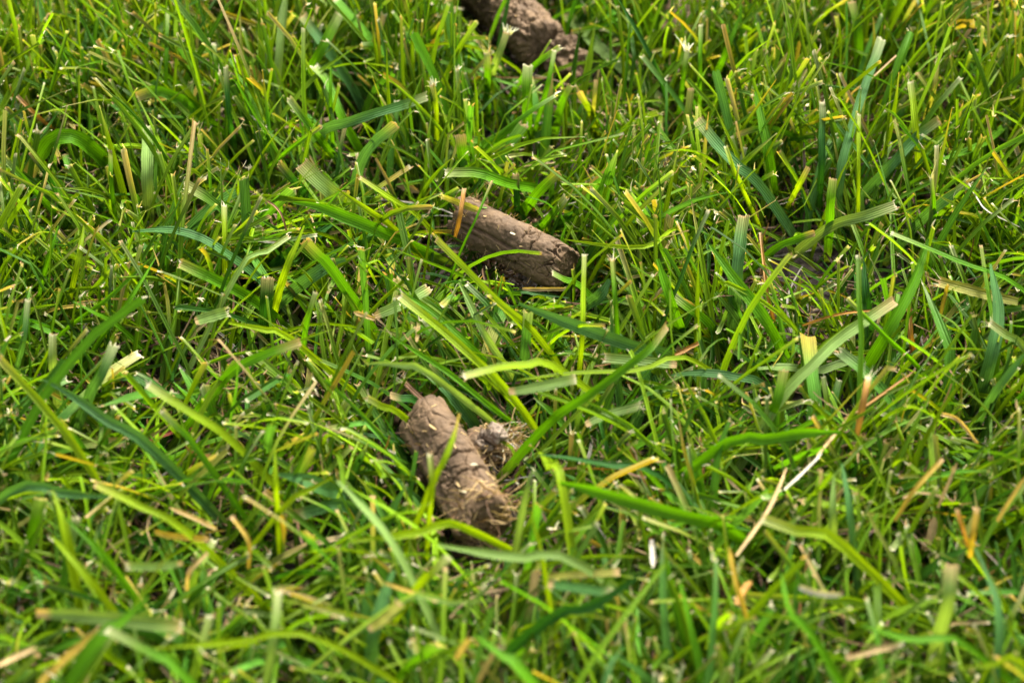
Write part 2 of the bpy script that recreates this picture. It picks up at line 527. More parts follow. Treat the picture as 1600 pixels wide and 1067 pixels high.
hairs(170, clod_pos, 2.5, 8, .14, .42, 'sssswn', 0.3).build('dry_roots', M_DRY, clod)
for (px, py, h, r, sd) in ((757, 680, 14.5, 1.4, 5), (752, 694, 14, 1.2, 7), (763, 698, 13.5, 1.0, 9)):
    c = lump('soil_crumb', (0, 0, 0), r, sd, M_CRUMB, .9, .5, 18)
    c.parent = clod
    c.location = Vector(at(px, py, h)) - clod.location
tag(lump('soil_crumb', at(773, 677, 16), 2.5, 2.2, M_CRUMB, 0.95, 0.32, 34), 'small pale grey crumb of dry soil on top of the root clod', 'soil crumb')
tag(lump('soil_crumb', at(654, 745, 10), 2.2, 4.2, M_PLUG, 0.8, 0.6, 26), 'dark soil crumb fallen at the left side of the front plug', 'soil crumb')
back_clod = lump('soil_clod', at(880, 84, 14), 5.2, 8.3, M_PLUG, 0.85, 0.62, 60)
tag(back_clod, 'rough brown clod broken off the lower right end of the top plug', 'soil clod')
tag(lump('soil_crumb', at(898, 118, 9), 3.6, 6.4, M_PLUG, 0.8, 0.6, 30), 'brown soil crumb below the broken end of the top plug', 'soil crumb')

# loose earth scattered around the plugs
cv, cq, cn = [], [], 0
for i in range(420):
    pl = random.choice((pl_front, pl_front, pl_mid, pl_mid, pl_back))
    t = random.uniform(-0.15, 1.15)
    c = pl.A + (pl.B - pl.A) * t + RNG.normal(0, 0.011, 3)
    c[2] = min(abs(random.gauss(0, 0.004)) + 0.001, 0.007)
    r = 0.0003 + 0.0015 * random.random() ** 3
    n1, n2 = 5, 7
    v = []
    for a in range(n1 + 1):
        for b in range(n2):
            th_, ph_ = math.pi * min(max(a / n1, .03), .97), 2 * math.pi * b / n2
            v.append(c + r * random.uniform(.7, 1.25) * np.array([math.sin(th_) * math.cos(ph_), math.sin(th_) * math.sin(ph_), .8 * math.cos(th_)]))
    cv += v
    cq += [(cn + a * n2 + b, cn + (a + 1) * n2 + b, cn + (a + 1) * n2 + (b + 1) % n2, cn + a * n2 + (b + 1) % n2) for a in range(n1) for b in range(n2)]
    cn += len(v)
tag(link('loose_soil', make_mesh('loose_soil', np.array(cv), np.array(cq), mat=M_PLUG)), None, None, kind='stuff')

import re
# ---------------------------------------------------------------- single blades one can tell apart
# part of photo the points were read in, points (base first), heights in mm, width in mm, colour, tip, label
REG = dict(A=(0, 0, 1 / 3), B=(1067, 0, 1 / 3), C=(1067, 356, 1 / 3), D=(0, 356, 1 / 3), E=(0, 711, 1 / 3), F=(533, 711, 1 / 3), H=(1067, 711, 1 / 3),
           M=(380, 0, .25), N=(380, 200, .25), K=(880, 130, .25), L=(400, 440, .25), Q=(840, 620, .25), X=(800, 400, .25), T=(620, 0, .3125), P=(560, 220, .3125), R=(540, 560, .2811))
HEROES = [
 ('A', [(560,830),(430,700),(330,640),(235,665),(140,820)], (6,22,29,27,16), 4.2, 'g', 't', 'broad green blade folded over its middle with a brown withered end, left edge'),
 ('A', [(290,640),(170,540),(80,450)], (12,30), 1.5, 'o', 't', 'orange dead stem with a split tan tip, standing near the left edge'),
 ('A', [(290,1030),(140,870),(20,735)], (10,32), 1.9, 'g', 'c', 'straight green blade leaning left below the folded broad blade at the left edge'),
 ('A', [(295,1000),(240,850),(140,715)], (10,30), 1.4, 'd', 'c', 'thin dark blade bending left just above the straight left-edge blade'),
 ('A', [(545,1060),(520,860),(515,705)], (8,32), 1.7, 'g', 'f', 'upright blade with a long white shredded tip left of the tall pale blade'),
 ('A', [(700,1060),(690,830),(695,590)], (5,28), 3.4, 'p', 'c', 'broad pale green blade standing bolt upright in the left part of the lawn'),
 ('A', [(770,600),(778,300),(785,50)], (8,38), 1.2, 'g', 'c', 'tall needle-thin blade standing straight up in the upper left'),
 ('A', [(930,520),(800,445),(720,425),(640,455)], (20,27,28,26), 3.2, 'g', 't', 'short broad blade arching to the left with a tan tip, upper left'),
 ('A', [(1100,700),(1075,540),(1060,310)], (6,36), 1.6, 'd', 'c', 'dark stem with a white torn joint halfway up, upper left'),
 ('A', [(1010,460),(1010,320),(1000,205)], (14,34), 1.5, 'g', 'f', 'stem ending in a white star-like frayed tuft, upper left'),
 ('M', [(340,570),(460,360),(600,85)], (10,35), 3.0, 'g', 'c', 'broad dark green blade leaning right with a white cut edge, crossing a pale blade'),
 ('M', [(665,520),(510,290),(370,100)], (16,30), 3.1, 'b', 'c', 'broad bluish blade leaning left behind the blade it crosses, white at its cut end'),
 ('M', [(760,1000),(610,730),(530,530),(440,415)], (8,30), 2.9, 'g', 'c', 'long green blade leaning left with a white notched tip, above the bluish bent blade'),
 ('M', [(460,840),(650,765),(850,700),(1000,655),(1150,600)], (22,31,33,31,28), 2.9, 'b', 'c', 'bluish blade lying nearly flat with its cut end pointing right, upper centre left'),
 ('N', [(690,430),(720,260),(800,110),(960,-25)], (8,18,26,33), 3.0, 'b', 'c', 'glossy bluish blade curving up to the right under the flat bluish blade'),
 ('M', [(560,980),(545,650),(550,415)], (6,38), 1.3, 'g', 'q', 'thin upright blade standing in front of the bluish flat blade'),
 ('M', [(620,1040),(450,830),(285,615)], (8,33), 2.2, 'g', 'c', 'bright green blade leaning steeply left with a brown node at its tip'),
 ('M', [(160,1050),(310,920),(490,790)], (12,35), 1.3, 'g', 'c', 'thin blade crossing low to the right with a white chip at its end'),
 ('M', [(1215,900),(1210,660),(1185,530)], (10,34), 1.4, 'y', 'F', 'yellowish stem topped by a tan fan-shaped shredded tuft, upper centre'),
 ('M', [(1390,1060),(1370,940),(1355,840)], (10,28), 3.2, 'g', 't', 'short broad blade with a ragged brown tip above the middle plug'),
 ('M', [(1525,620),(1530,440),(1525,330)], (12,34), 2.5, 'g', 'F', 'broad upright blade with a shredded white tip left of the top plug'),
 ('M', [(240,960),(215,620),(235,300),(275,-90)], (5,18,30,40), 3.0, 'p', 'n', 'long pale upright blade running out of the top edge, upper left'),
 ('T', [(655,660),(650,480),(655,325)], (10,34), 3.1, 'g', 'c', 'bright broad blade standing upright right below the top plug'),
 ('T', [(690,640),(750,430),(785,250)], (10,35), 1.7, 'g', 'c', 'narrow blade beside the bright broad one below the top plug'),
 ('T', [(590,450),(690,330),(820,235)], (14,35), 1.9, 'g', 'f', 'blade leaning right across the top plug with a frayed white tip'),
 ('T', [(815,575),(845,490),(880,425)], (16,30), 3.2, 'g', 'c', 'short broad blade leaning right with a square cut end, below the top plug'),
 ('T', [(985,590),(950,520),(915,455)], (14,29), 2.5, 'y', 't', 'yellowing cut blade with spots and a brown tip below the top plug'),
 ('T', [(975,600),(985,500),(995,400)], (12,30), 1.4, 'k', 't', 'tan withered stem beside the yellowing cut blade'),
 ('T', [(1360,580),(1290,330),(1105,-10)], (8,42), 1.2, 'd', 'n', 'long dark thread-thin blade leaning left up to the top edge'),
 ('T', [(1330,510),(1100,320),(960,190),(840,70)], (4,10,13,15), 4.4, 'p', 'c', 'wide blurred pale leaf lying diagonally right of the top plug'),
 ('T', [(1410,560),(1430,380),(1450,250)], (10,36), 1.7, 'g', 'F', 'upright stem with a bushy white shredded head right of the wide blurred leaf'),
 ('T', [(1512,590),(1516,350),(1520,125)], (8,38), 1.3, 'g', 'c', 'thin upright blade just right of the white shredded head'),
 ('T', [(850,160),(800,80),(770,10)], (6,14), 1.7, 'o', 'c', 'blurred yellow orange stem leaning on the right end of the top plug'),
 ('T', [(1200,60),(1040,125),(870,160)], (18,20), 1.4, 'g', 'c', None),
 ('T', [(470,400),(510,280),(555,165)], (16,34), 2.4, 'p', 'F', 'pale cut stem with a white jagged mouth in front of the top plug'),
 ('T', [(460,560),(455,420),(450,330)], (8,24), 2.2, 'g', 'F', None),
 ('B', [(720,1060),(740,790),(820,500),(930,180)], (6,36), 2.7, 'b', 'c', 'long bluish blade leaning right with a square white cut end, upper right'),
 ('B', [(430,950),(400,720),(340,430)], (6,36), 2.9, 'g', 'q', 'broad bright green pointed blade in the upper right beside the pale banded blade'),
 ('K', [(1235,645),(1090,520),(950,370),(840,230)], (24,30,32,33), 2.9, 'b', 'c', 'bluish blade with two pale bands hanging down to the right, upper right centre'),
 ('B', [(820,940),(960,790),(1080,655),(1200,560)], (8,30), 3.0, 'b', 'c', 'wide bluish blade leaning far right behind a spotted stem, upper right'),
 ('B', [(820,1070),(823,800),(825,535)], (8,36), 1.1, 'y', 'c', 'bright thread-thin upright blade between the two bluish blades, upper right'),
 ('B', [(635,1000),(650,760),(655,480)], (6,34), 1.9, 'd', 'F', 'dark stem with a pale joint and frayed top left of the long bluish blade'),
 ('B', [(1115,900),(1095,640),(1068,385)], (6,36), 1.9, 'y', 'f', 'yellow green jointed stem with a white torn top, upper right'),
 ('B', [(1080,1070),(1200,960),(1340,855)], (16,30), 3.0, 'b', 'f', 'grey green blade leaning right with a white thread hanging from its torn tip'),
 ('B', [(690,1065),(850,1015),(1000,960)], (18,28), 3.0, 'p', 'c', 'pale blade lying flat with a jagged white end, right of the long bluish blade'),
 ('B', [(145,380),(200,250),(272,60)], (10,36), 2.0, 'g', 'q', 'sharp pointed blade leaning right near the top edge, right of centre'),
 ('B', [(820,350),(820,160),(790,10)], (10,34), 2.8, 'g', 'c', 'broad blade at the top edge bending left with a pale rim, upper right'),
 ('B', [(685,1070),(690,950),(703,835)], (16,34), 2.5, 'g', 'c', 'short upright blade with a whitish rounded tip left of the long bluish blade'),
 ('B', [(1180,1060),(1175,930),(1165,830)], (14,36), 1.1, 'g', 'F', None),
 ('B', [(350,1040),(250,820),(200,685)], (10,35), 1.2, 'y', 'c', 'thin yellow green blade in front of the pale banded blade'),
 ('B', [(230,270),(310,195),(385,130)], (16,30), 1.8, 'y', 't', 'short blade with an orange edge pointing right near the top, right of centre'),
 ('B', [(500,960),(550,860),(590,785)], (10,30), 1.6, 'y', 't', None),
 ('B', [(760,490),(800,430),(880,370),(1000,260)], (20,28,32,34), 0.8, 's', 't', 'curved tan straw stem bending over the long bluish blade'),
 ('B', [(1130,560),(1175,430),(1195,290)], (14,35), 1.4, 'k', 'F', 'pale stem split into three thin fingers, upper right'),
 ('B', [(590,690),(450,610),(350,600),(250,635)], (18,26,28,27), 1.8, 'g', 't', 'narrow blade arching left with a pinkish tip behind the pointed broad blade'),
 ('B', [(1340,860),(1380,930),(1430,990),(1580,1065)], (30,29,28,26), 0.45, 'w', 'n', 'white dead grass thread hanging from the torn grey green blade'),
 ('B', [(1590,530),(1400,680),(1180,760)], (10,26), 2.2, 'g', 'n', None),
 ('C', [(520,690),(400,450),(250,250),(125,80)], (6,36), 2.9, 'g', 'q', 'broad green blade leaning left across a bluish one, right of the middle plug'),
 ('C', [(235,490),(255,230),(290,-55)], (8,34), 3.3, 'b', 'c', 'broad bluish blade standing upright behind the green blade crossing it, right of the middle plug'),
 ('C', [(825,700),(950,490),(1080,250),(1150,50)], (8,36), 3.3, 'g', 'q', 'widest bright green blade leaning right in the right half of the lawn'),
 ('C', [(450,810),(600,650),(720,530),(860,430),(990,340)], (24,33), 2.7, 'p', 't', 'grey green blade with tan scars leaning right below the widest bright blade'),
 ('C', [(840,620),(640,668),(500,655),(350,660)], (14,19), 2.4, 'p', 'n', 'pale blade lying flat under the scarred grey green blade'),
 ('X', [(1580,810),(1400,755),(1200,730),(990,745)], (16,20,21,20), 2.2, 'b', 'q', 'bluish blade lying flat and pointing left, right of centre'),
 ('C', [(1370,860),(1440,610),(1475,400),(1440,170)], (6,35), 3.6, 'b', 'q', 'long broad bluish blade with ribs near the right edge, leaning a little right'),
 ('C', [(1360,960),(1450,780),(1610,580)], (6,32), 2.6, 'b', 'n', 'narrower bluish blade leaning right from the foot of the ribbed one, right edge'),
 ('C', [(1570,350),(1400,310),(1195,255)], (26,28), 3.0, 'k', 'F', 'broad straw coloured blade lying flat with a shredded brown end, near the right edge'),
 ('C', [(1610,305),(1300,160),(975,25)], (28,38), 1.4, 'g', 'c', 'long thin blade slanting left over the straw coloured blade, right edge'),
 ('C', [(1115,660),(950,500),(775,325)], (16,36), 1.5, 'g', 'c', 'thin green blade slanting left across the widest bright blade'),
 ('C', [(630,1070),(800,870)], (28,26), 1.1, 's', 'n', 'pale straw stick lying diagonally right of centre'),
 ('C', [(800,870),(930,780),(1085,670)], (25,24), 0.9, 'o', 'n', 'golden straw end beyond the pale diagonal straw stick'),
 ('C', [(1090,640),(1070,500),(1060,330)], (4,18), 2.1, 'o', 'c', 'orange brown dead leaf standing behind the widest bright blade'),
 ('C', [(560,460),(740,405),(960,385)], (16,26), 1.0, 'o', 't', 'thin orange stem lying behind the scarred grey green blade'),
 ('C', [(815,970),(850,800),(870,700)], (26,37), 2.0, 'o', 'F', 'blurred yellow orange stem with a shredded top, right of centre'),
 ('C', [(880,500),(860,330),(848,155)], (8,26), 2.1, 'd', 'q', 'short dark pointed blade standing left of the widest bright blade'),
 ('C', [(350,940),(430,840),(475,660)], (12,30), 2.4, 'g', 'c', None),
 ('C', [(455,520),(400,320),(365,20)], (6,26), 1.2, 'o', 't', 'yellow brown dead stem standing right of the two crossing blades'),
 ('C', [(200,1010),(400,990),(560,960),(740,955)], (26,30), 2.8, 'g', 'n', 'blurred green blade lying level below the scarred grey green blade'),
 ('C', [(1600,565),(1510,500),(1435,445)], (24,34), 2.0, 'p', 'F', 'short pale blade with a white notched tip over the ribbed bluish blade'),
 ('C', [(420,110),(520,60),(620,25)], (14,22), 2.0, 'g', 't', None),
 ('C', [(1380,1010),(1290,900),(1200,870)], (20,28), 1.2, 's', 't', None),
 ('X', [(980,625),(750,560),(480,465),(280,390),(40,295)], (14,24,31,34,36), 3.3, 'b', 'q', 'long bluish blade slanting down to the right, just below the middle plug'),
 ('X', [(215,1050),(480,860),(750,660),(870,560),(965,430)], (24,33,37,38,38), 2.8, 'g', 't', 'broad green blade bent at a joint and rising right from the centre of the lawn'),
 ('X', [(1030,680),(800,655),(570,635)], (22,25), 2.7, 'p', 'C', 'pale cut blade lying flat with tan ends, below the long bluish blade'),
 ('X', [(-20,850),(180,815),(400,765)], (34,34), 2.4, 'p', 'C', 'pale blurred clipping with a tan patch lying level in the centre of the lawn'),
 ('X', [(460,1055),(600,990),(810,935)], (20,20), 2.2, 'p', 'C', 'rolled pale green clipping lying below the bent broad blade'),
 ('X', [(1075,510),(1000,300),(910,20)], (8,34), 2.6, 'g', 'n', 'green blade leaning left to the right of the middle plug'),
 ('X', [(1225,420),(1120,340),(1005,250)], (16,26), 2.2, 'g', 'f', 'short green blade with a bright white cut tip right of the middle plug'),
 ('X', [(470,310),(550,250),(610,150)], (12,22), 3.4, 'b', 'n', 'short bluish leaf behind the thin stems at the right end of the middle plug'),
 ('X', [(985,640),(1080,585),(1190,525)], (16,16), 1.4, 'o', 'n', 'orange straw lying against the end of the long bluish blade'),
 ('X', [(1100,640),(800,712),(400,730),(30,775)], (27,33), 1.3, 'y', 'q', 'long bright narrow blade lying level across the centre of the lawn'),
 ('X', [(420,720),(440,450),(452,-10)], (16,40), 1.4, 'y', 'f', 'thin blurred white-tipped stem in front of the right end of the middle plug'),
 ('X', [(660,620),(640,300),(620,20)], (16,40), 1.5, 'g', 'F', 'blurred upright stem with a shredded white tip right of the middle plug'),
 ('P', [(610,350),(510,310),(415,272)], (24,25), 2.3, 'k', 'C', 'pale yellow green stub of a leaf lying on the left end of the middle plug'),
 ('P', [(485,480),(510,370),(530,240)], (18,30), 1.6, 'o', 't', 'orange straw standing against the left end of the middle plug'),
 ('P', [(510,560),(590,390),(670,200)], (22,36), 0.9, 'g', 't', 'thin green blade crossing in front of the left end of the middle plug'),
 ('P', [(825,350),(900,250),(1000,155)], (8,26), 3.1, 'g', 'c', 'broad blade leaning right directly behind the middle plug'),
 ('P', [(880,240),(740,215),(600,165),(435,165)], (12,26,31,31), 2.9, 'g', 'c', 'broad green blade lying level above the left end of the middle plug, square-ended'),
 ('P', [(795,390),(790,280),(785,165)], (6,24), 1.9, 'd', 'c', 'short upright dark blade behind the middle of the middle plug'),
 ('P', [(915,440),(980,360),(1045,280)], (8,24), 2.3, 'g', 'c', 'spotted blade leaning right behind the right half of the middle plug'),
 ('P', [(310,390),(150,280),(5,185)], (20,36), 1.6, 'y', 'c', 'bright narrow blade with a white dot tip pointing left, left of the middle plug'),
 ('P', [(1110,730),(1040,700),(965,660)], (18,24), 2.0, 'g', 'c', 'small green leaf scrap resting on the right end of the middle plug'),
 ('P', [(1600,440),(1460,525),(1280,528),(1025,493)], (24,30,30,27), 1.2, 'y', 'q', 'thin bright blade curving level into the right end of the middle plug'),
 ('P', [(820,740),(930,740),(1040,738)], (14,14), 1.5, 's', 'C', 'short straw of bright tan lying under the right end of the middle plug'),
 ('P', [(760,765),(900,770),(1050,785)], (12,12), 1.2, 'b', 'n', None),
 ('P', [(900,980),(700,800),(530,630),(390,490)], (24,38), 1.7, 'y', 'f', 'bright jointed stem slanting left in front of the middle plug'),
 ('L', [(1620,740),(1400,510),(1150,290),(900,90)], (22,39), 2.0, 'y', 'f', 'long bright blurred stem slanting down to the right between the two nearer plugs'),
 ('L', [(1460,530),(1300,365),(1100,190),(870,45)], (18,34), 1.6, 'g', 'q', 'slim pale striped blade running beside the long bright blurred stem'),
 ('L', [(1580,560),(1430,330),(1345,150),(1270,5)], (14,34), 1.9, 'p', 'n', 'pale grooved blade slanting down to the right below the middle plug'),
 ('R', [(1170,50),(1030,35),(900,45),(780,65),(655,102)], (34,38,40,40,40), 1.9, 'y', 'f', 'vivid yellow green blade arching level above the front plug'),
 ('L', [(1360,890),(1220,700),(1130,600),(1065,545)], (8,20), 3.3, 'b', 'c', 'dark bluish leaf leaning left directly behind the front plug'),
 ('L', [(1620,900),(1450,770),(1200,570),(1000,440),(830,330)], (12,33), 1.3, 'g', 'q', 'long thin blade slanting right down behind the front plug'),
 ('L', [(740,215),(900,145),(1080,40)], (26,26), 3.0, 'p', 'C', 'broad pale clipping with a tan end lying between the two nearer plugs'),
 ('L', [(740,235),(680,215),(610,190)], (27,30), 1.5, 's', 'n', None),
 ('L', [(1045,740),(980,680),(920,620)], (16,19), 1.8, 'n', 'F', 'fibrous brown stub of a dead stem behind the front plug'),
 ('L', [(1000,750),(920,735),(835,715)], (16,20), 2.2, 'd', 't', 'small dark leaf with a yellow tip at the upper left of the front plug'),
 ('L', [(915,835),(800,780),(690,725)], (20,28), 1.6, 'y', 'f', 'bright narrow blade with a white tip pointing left from the front plug'),
 ('L', [(1085,575),(900,525),(780,510),(680,515)], (36,41,41,39), 1.7, 'p', 'q', 'pale blurred blade arching to the right above the front plug'),
 ('L', [(300,400),(330,230),(378,65)], (16,36), 2.0, 'g', 'c', None),
 ('D', [(1240,430),(1248,330),(1255,230)], (14,28), 3.5, 'd', 'c', 'dark blade standing upright with its top bent over, left of centre'),
 ('N', [(690,520),(540,390),(450,310),(365,225)], (12,30), 4.2, 'p', 'C', 'widest greyish blade with a torn white edge, left of the middle plug'),
 ('N', [(1090,750),(850,640),(600,540),(450,485),(310,465)], (12,32), 3.3, 'g', 'q', 'broad green blade lying level and pointing left, below the widest greyish blade'),
 ('N', [(970,650),(780,510),(585,380)], (20,35), 1.8, 'y', 'q', 'bright narrow blade slanting left above the broad level blade'),
 ('N', [(580,910),(480,800),(385,700)], (28,36), 3.4, 'g', 'c', 'stubby bright blade pointing left with a pale rounded end, left of centre'),
 ('N', [(230,1080),(400,945),(540,850),(640,820)], (12,26), 3.6, 'b', 'n', 'broad bluish blade rising right under the stubby bright blade'),
 ('N', [(160,880),(380,720),(560,600)], (8,18), 3.0, 'd', 'n', None),
 ('N', [(450,480),(320,330),(220,215)], (8,27), 2.6, 'd', 'c', 'dark green blade slanting left beside the widest greyish blade'),
 ('N', [(210,1080),(270,880),(330,740),(382,610)], (18,39), 2.0, 'y', 'q', 'bright pointed blade rising right, left of centre'),
 ('D', [(1200,225),(1060,120),(950,50),(800,10),(620,18)], (20,29,32,34,34), 2.5, 'b', 'q', 'long bluish blade lying level and pointing left in the left half of the lawn'),
 ('N', [(232,610),(230,520),(228,405)], (10,26), 1.7, 'g', 'c', None),
 ('N', [(290,740),(250,570),(200,490),(135,450)], (22,30,32,31), 0.7, 'n', 'n', 'curled brown dead stem left of the middle plug'),
 ('N', [(750,255),(900,300),(1100,400)], (6,6), 4.0, 's', 'n', 'tan dead leaf lying deep in the grass left of the middle plug'),
 ('N', [(25,697),(130,705),(230,722)], (24,24), 0.9, 'w', 'n', 'white straw lying level in the left half of the lawn'),
 ('D', [(1125,190),(1230,120),(1355,38)], (34,35), 1.4, 'p', 'f', 'pale narrow blade rising right over the white straw'),
 ('D', [(1055,260),(1052,80),(1048,-110)], (12,33), 1.7, 'y', 'f', 'vivid yellow green upright stem with a white tip in the left half of the lawn'),
 ('D', [(1210,355),(1000,240),(840,165)], (18,33), 2.9, 'g', 'c', 'broad bright blade leaning left below the long level bluish blade'),
 ('D', [(720,1040),(500,900),(350,790),(205,710)], (28,38), 2.6, 'b', 'q', 'blurred bluish blade slanting down to the right, lower left'),
 ('D', [(415,800),(480,680),(540,545)], (24,37), 2.6, 'b', 'c', 'pale bluish blade rising right, left of the blurred bluish blade end'),
 ('D', [(1110,1020),(900,870),(690,735)], (28,40), 1.9, 'y', 'f', 'bright blurred blade slanting left, lower left'),
 ('D', [(1040,720),(1200,610),(1410,535)], (26,37), 2.2, 'g', 't', 'dull green blade rising right, left of the front plug'),
 ('D', [(400,1090),(200,830),(0,610)], (28,41), 2.1, 'y', 'f', 'long bright blade slanting left at the left edge'),
 ('D', [(260,730),(250,620),(250,495)], (22,36), 2.2, 'p', 'c', None),
 ('D', [(70,690),(110,530),(130,335)], (12,35), 1.5, 'b', 'f', 'bluish blade with a white tip standing at the left edge'),
 ('D', [(305,430),(360,180),(395,-20)], (10,34), 1.5, 'y', 'n', None),
 ('D', [(180,330),(230,150),(275,-10)], (12,36), 1.2, 'g', 'n', None),
 ('D', [(270,510),(500,330),(725,125)], (16,34), 1.2, 'g', 'q', None),
 ('D', [(440,570),(600,350),(730,140)], (16,34), 1.2, 'g', 'q', None),
 ('D', [(545,455),(440,400),(345,345)], (22,32), 1.6, 'g', 'q', None),
 ('D', [(1370,525),(1250,480),(1070,445)], (30,38), 1.6, 'y', 'n', None),
 ('D', [(915,440),(990,415),(1075,390)], (30,31), 2.8, 'p', 'C', 'stubby whitish clipping lying in the left half of the lawn'),
 ('D', [(905,1010),(830,930),(760,855)], (34,41), 1.6, 'g', 'f', None),
 ('D', [(690,995),(800,960),(910,935)], (10,10), 1.2, 'R', 'n', 'red brown dead stem lying deep in the grass, lower left'),
 ('D', [(350,352),(480,335),(625,332)], (22,24), 0.9, 's', 'n', 'tan straw lying level in the left part of the lawn'),
 ('E', [(170,738),(330,745),(500,762),(845,805)], (38,38,38,38), 2.9, 'p', 'C', 'long pale clipping with tan ends lying level at the lower left'),
 ('E', [(410,930),(560,790),(700,660)], (38,45), 3.0, 'g', 'q', 'blurred green blade crossing over the long pale clipping, lower left'),
 ('E', [(180,1075),(330,930),(475,815)], (32,38), 2.1, 'O', 't', 'yellow orange withered blade below the long pale clipping, bottom left'),
 ('E', [(520,715),(400,560),(240,375)], (28,41), 1.8, 'y', 'q', None),
 ('E', [(345,570),(300,340),(245,165)], (26,41), 2.4, 'y', 'q', 'bright blurred pointed blade, lower left'),
 ('E', [(895,375),(650,235),(445,135)], (32,41), 1.7, 'y', 'f', None),
 ('E', [(575,585),(460,440),(300,285)], (28,39), 1.7, 'g', 'q', None),
 ('E', [(855,505),(720,520),(590,518)], (32,33), 1.9, 'p', 'C', 'small pale clipping lying level above the long pale clipping'),
 ('E', [(1620,180),(1530,160),(1430,115),(1305,90)], (10,20,25,24), 3.6, 'b', 'q', 'dark bluish leaf pointing left, left of the front plug'),
 ('E', [(1620,235),(1500,245),(1370,285)], (14,20), 3.0, 'b', 't', 'bluish leaf with a pale worn end below the dark bluish leaf'),
 ('E', [(1245,1070),(1280,840),(1302,640)], (26,42), 1.9, 'p', 'F', None),
 ('E', [(1300,270),(1292,130),(1290,-20)], (26,40), 1.3, 'y', 'n', None),
 ('E', [(1510,868),(1100,878),(710,905)], (38,40), 1.3, 'y', 'n', None),
 ('E', [(885,1050),(700,920),(500,815)], (36,44), 1.9, 'g', 'f', None),
 ('E', [(1165,530),(1165,400),(1085,285)], (24,34), 1.3, 'O', 't', 'orange curled blade end, left of the front plug towards the bottom'),
 ('E', [(880,690),(885,560),(975,455)], (18,30), 1.1, 's', 't', None),
 ('E', [(1015,345),(900,290),(795,245)], (28,32), 1.2, 's', 'n', None),
 ('E', [(725,355),(790,375),(980,395)], (30,32), 1.6, 'O', 't', None),
 ('E', [(60,165),(300,180),(510,195)], (32,34), 2.2, 'b', 'n', None),
 ('E', [(1340,245),(1450,170),(1560,105)], (28,36), 1.5, 'y', 'n', None),
 ('E', [(-10,985),(80,940),(168,900)], (38,38), 1.4, 's', 'n', 'pale straw stick at the bottom of the left edge'),
 ('Q', [(1190,815),(900,735),(600,650),(300,565),(140,535)], (24,34,38,38,36), 3.5, 'g', 'n', 'long broad bright blade lying level to the right of the front plug'),
 ('Q', [(145,545),(80,440),(10,345)], (35,31,26), 2.2, 'y', 'n', 'narrow sheath joining the long broad bright blade to its stem, right of the front plug'),
 ('Q', [(750,490),(450,430),(200,385),(10,362)], (24,32), 1.7, 'd', 'q', 'dark narrow blade lying level above the long broad bright blade'),
 ('F', [(545,325),(400,352),(240,378),(50,402)], (32,39), 1.9, 'y', 'n', 'bright blurred blade lying level at the lower left of the front plug'),
 ('F', [(340,600),(200,360),(80,220),(-20,120)], (30,43), 1.9, 'p', 'n', 'pale blurred blade slanting left below the front plug'),
 ('R', [(465,890),(482,690),(468,530)], (24,40), 1.3, 'y', 'f', 'blurred thin stem standing in front of the front plug'),
 ('R', [(485,690),(550,560),(600,430),(632,305)], (34,44), 1.5, 'y', 'O', 'yellow tipped blade branching right in front of the front plug'),
 ('F', [(968,610),(930,415),(885,255)], (28,40), 1.5, 'y', 'q', None),
 ('R', [(965,950),(1015,690),(1045,615)], (26,40), 1.8, 'p', 'q', 'pale green blade standing at the lower right end of the front plug'),
 ('F', [(1110,505),(850,480),(650,455),(455,420)], (34,40), 2.0, 'p', 'n', None),
 ('F', [(140,1000),(160,800),(245,540)], (18,34), 2.9, 'b', 'n', 'bluish blade standing upright below the front plug, near the bottom edge'),
 ('F', [(130,815),(200,770),(275,690)], (38,42), 1.9, 'k', 'C', None),
 ('F', [(355,625),(430,550),(505,475)], (32,41), 2.0, 'y', 'C', 'yellow green hollow stub with a whitish end below the front plug'),
 ('F', [(960,775),(1150,715),(1300,630),(1410,550)], (32,40), 2.7, 'd', 'q', 'dark blurred blade curving up to the right at the bottom centre'),
 ('F', [(970,605),(1100,620),(1265,645)], (34,36), 2.2, 'b', 'C', 'short bluish clipping at the bottom right of the front plug'),
 ('Q', [(715,895),(717,980),(720,1065)], (30,30), 1.1, 'w', 'n', 'short white straw standing out below the long broad bright blade'),
 ('F', [(210,600),(330,640),(455,683)], (34,34), 1.3, 'O', 't', 'yellow orange dead blade lying below the front plug'),
 ('F', [(535,955),(570,905),(605,855)], (38,40), 1.7, 'O', 'n', None),
 ('F', [(965,568),(1130,558),(1305,548)], (30,31), 1.7, 'k', 't', None),
 ('F', [(1235,1075),(1285,950),(1325,890)], (38,43), 2.0, 'b', 'q', None),
 ('F', [(885,1050),(740,930),(630,840)], (38,44), 2.4, 'g', 'q', None),
 ('Q', [(200,820),(300,880),(410,940)], (16,20), 1.5, 'O', 'n', 'orange tan straw lying below the long broad bright blade'),
 ('F', [(260,692),(500,690),(710,680)], (38,38), 1.1, 'p', 'n', None),
 ('H', [(1455,1080),(1475,760),(1430,580),(1365,430)], (24,40), 2.3, 'b', 'q', 'bluish blade curving upright near the bottom right corner'),
 ('H', [(1205,830),(1250,650),(1262,510)], (24,40), 3.0, 'p', 't', 'broad pale blade with tan bands standing left of the curved bluish blade, bottom right'),
 ('H', [(812,560),(780,260),(745,40)], (14,34), 1.9, 'b', 'q', 'narrow bluish green blade leaning left, lower right'),
 ('H', [(705,420),(700,280),(708,90)], (16,32), 1.9, 'p', 'q', 'pale tapering blade standing beside the narrow bluish green blade'),
 ('H', [(250,470),(400,250),(485,60)], (28,32), 1.2, 's', 'n', 'longest pale straw lying diagonally, lower right'),
 ('H', [(475,160),(560,80),(650,-10)], (32,32), 0.7, 'w', 'n', 'shiny white straw pointing right above the longest pale straw'),
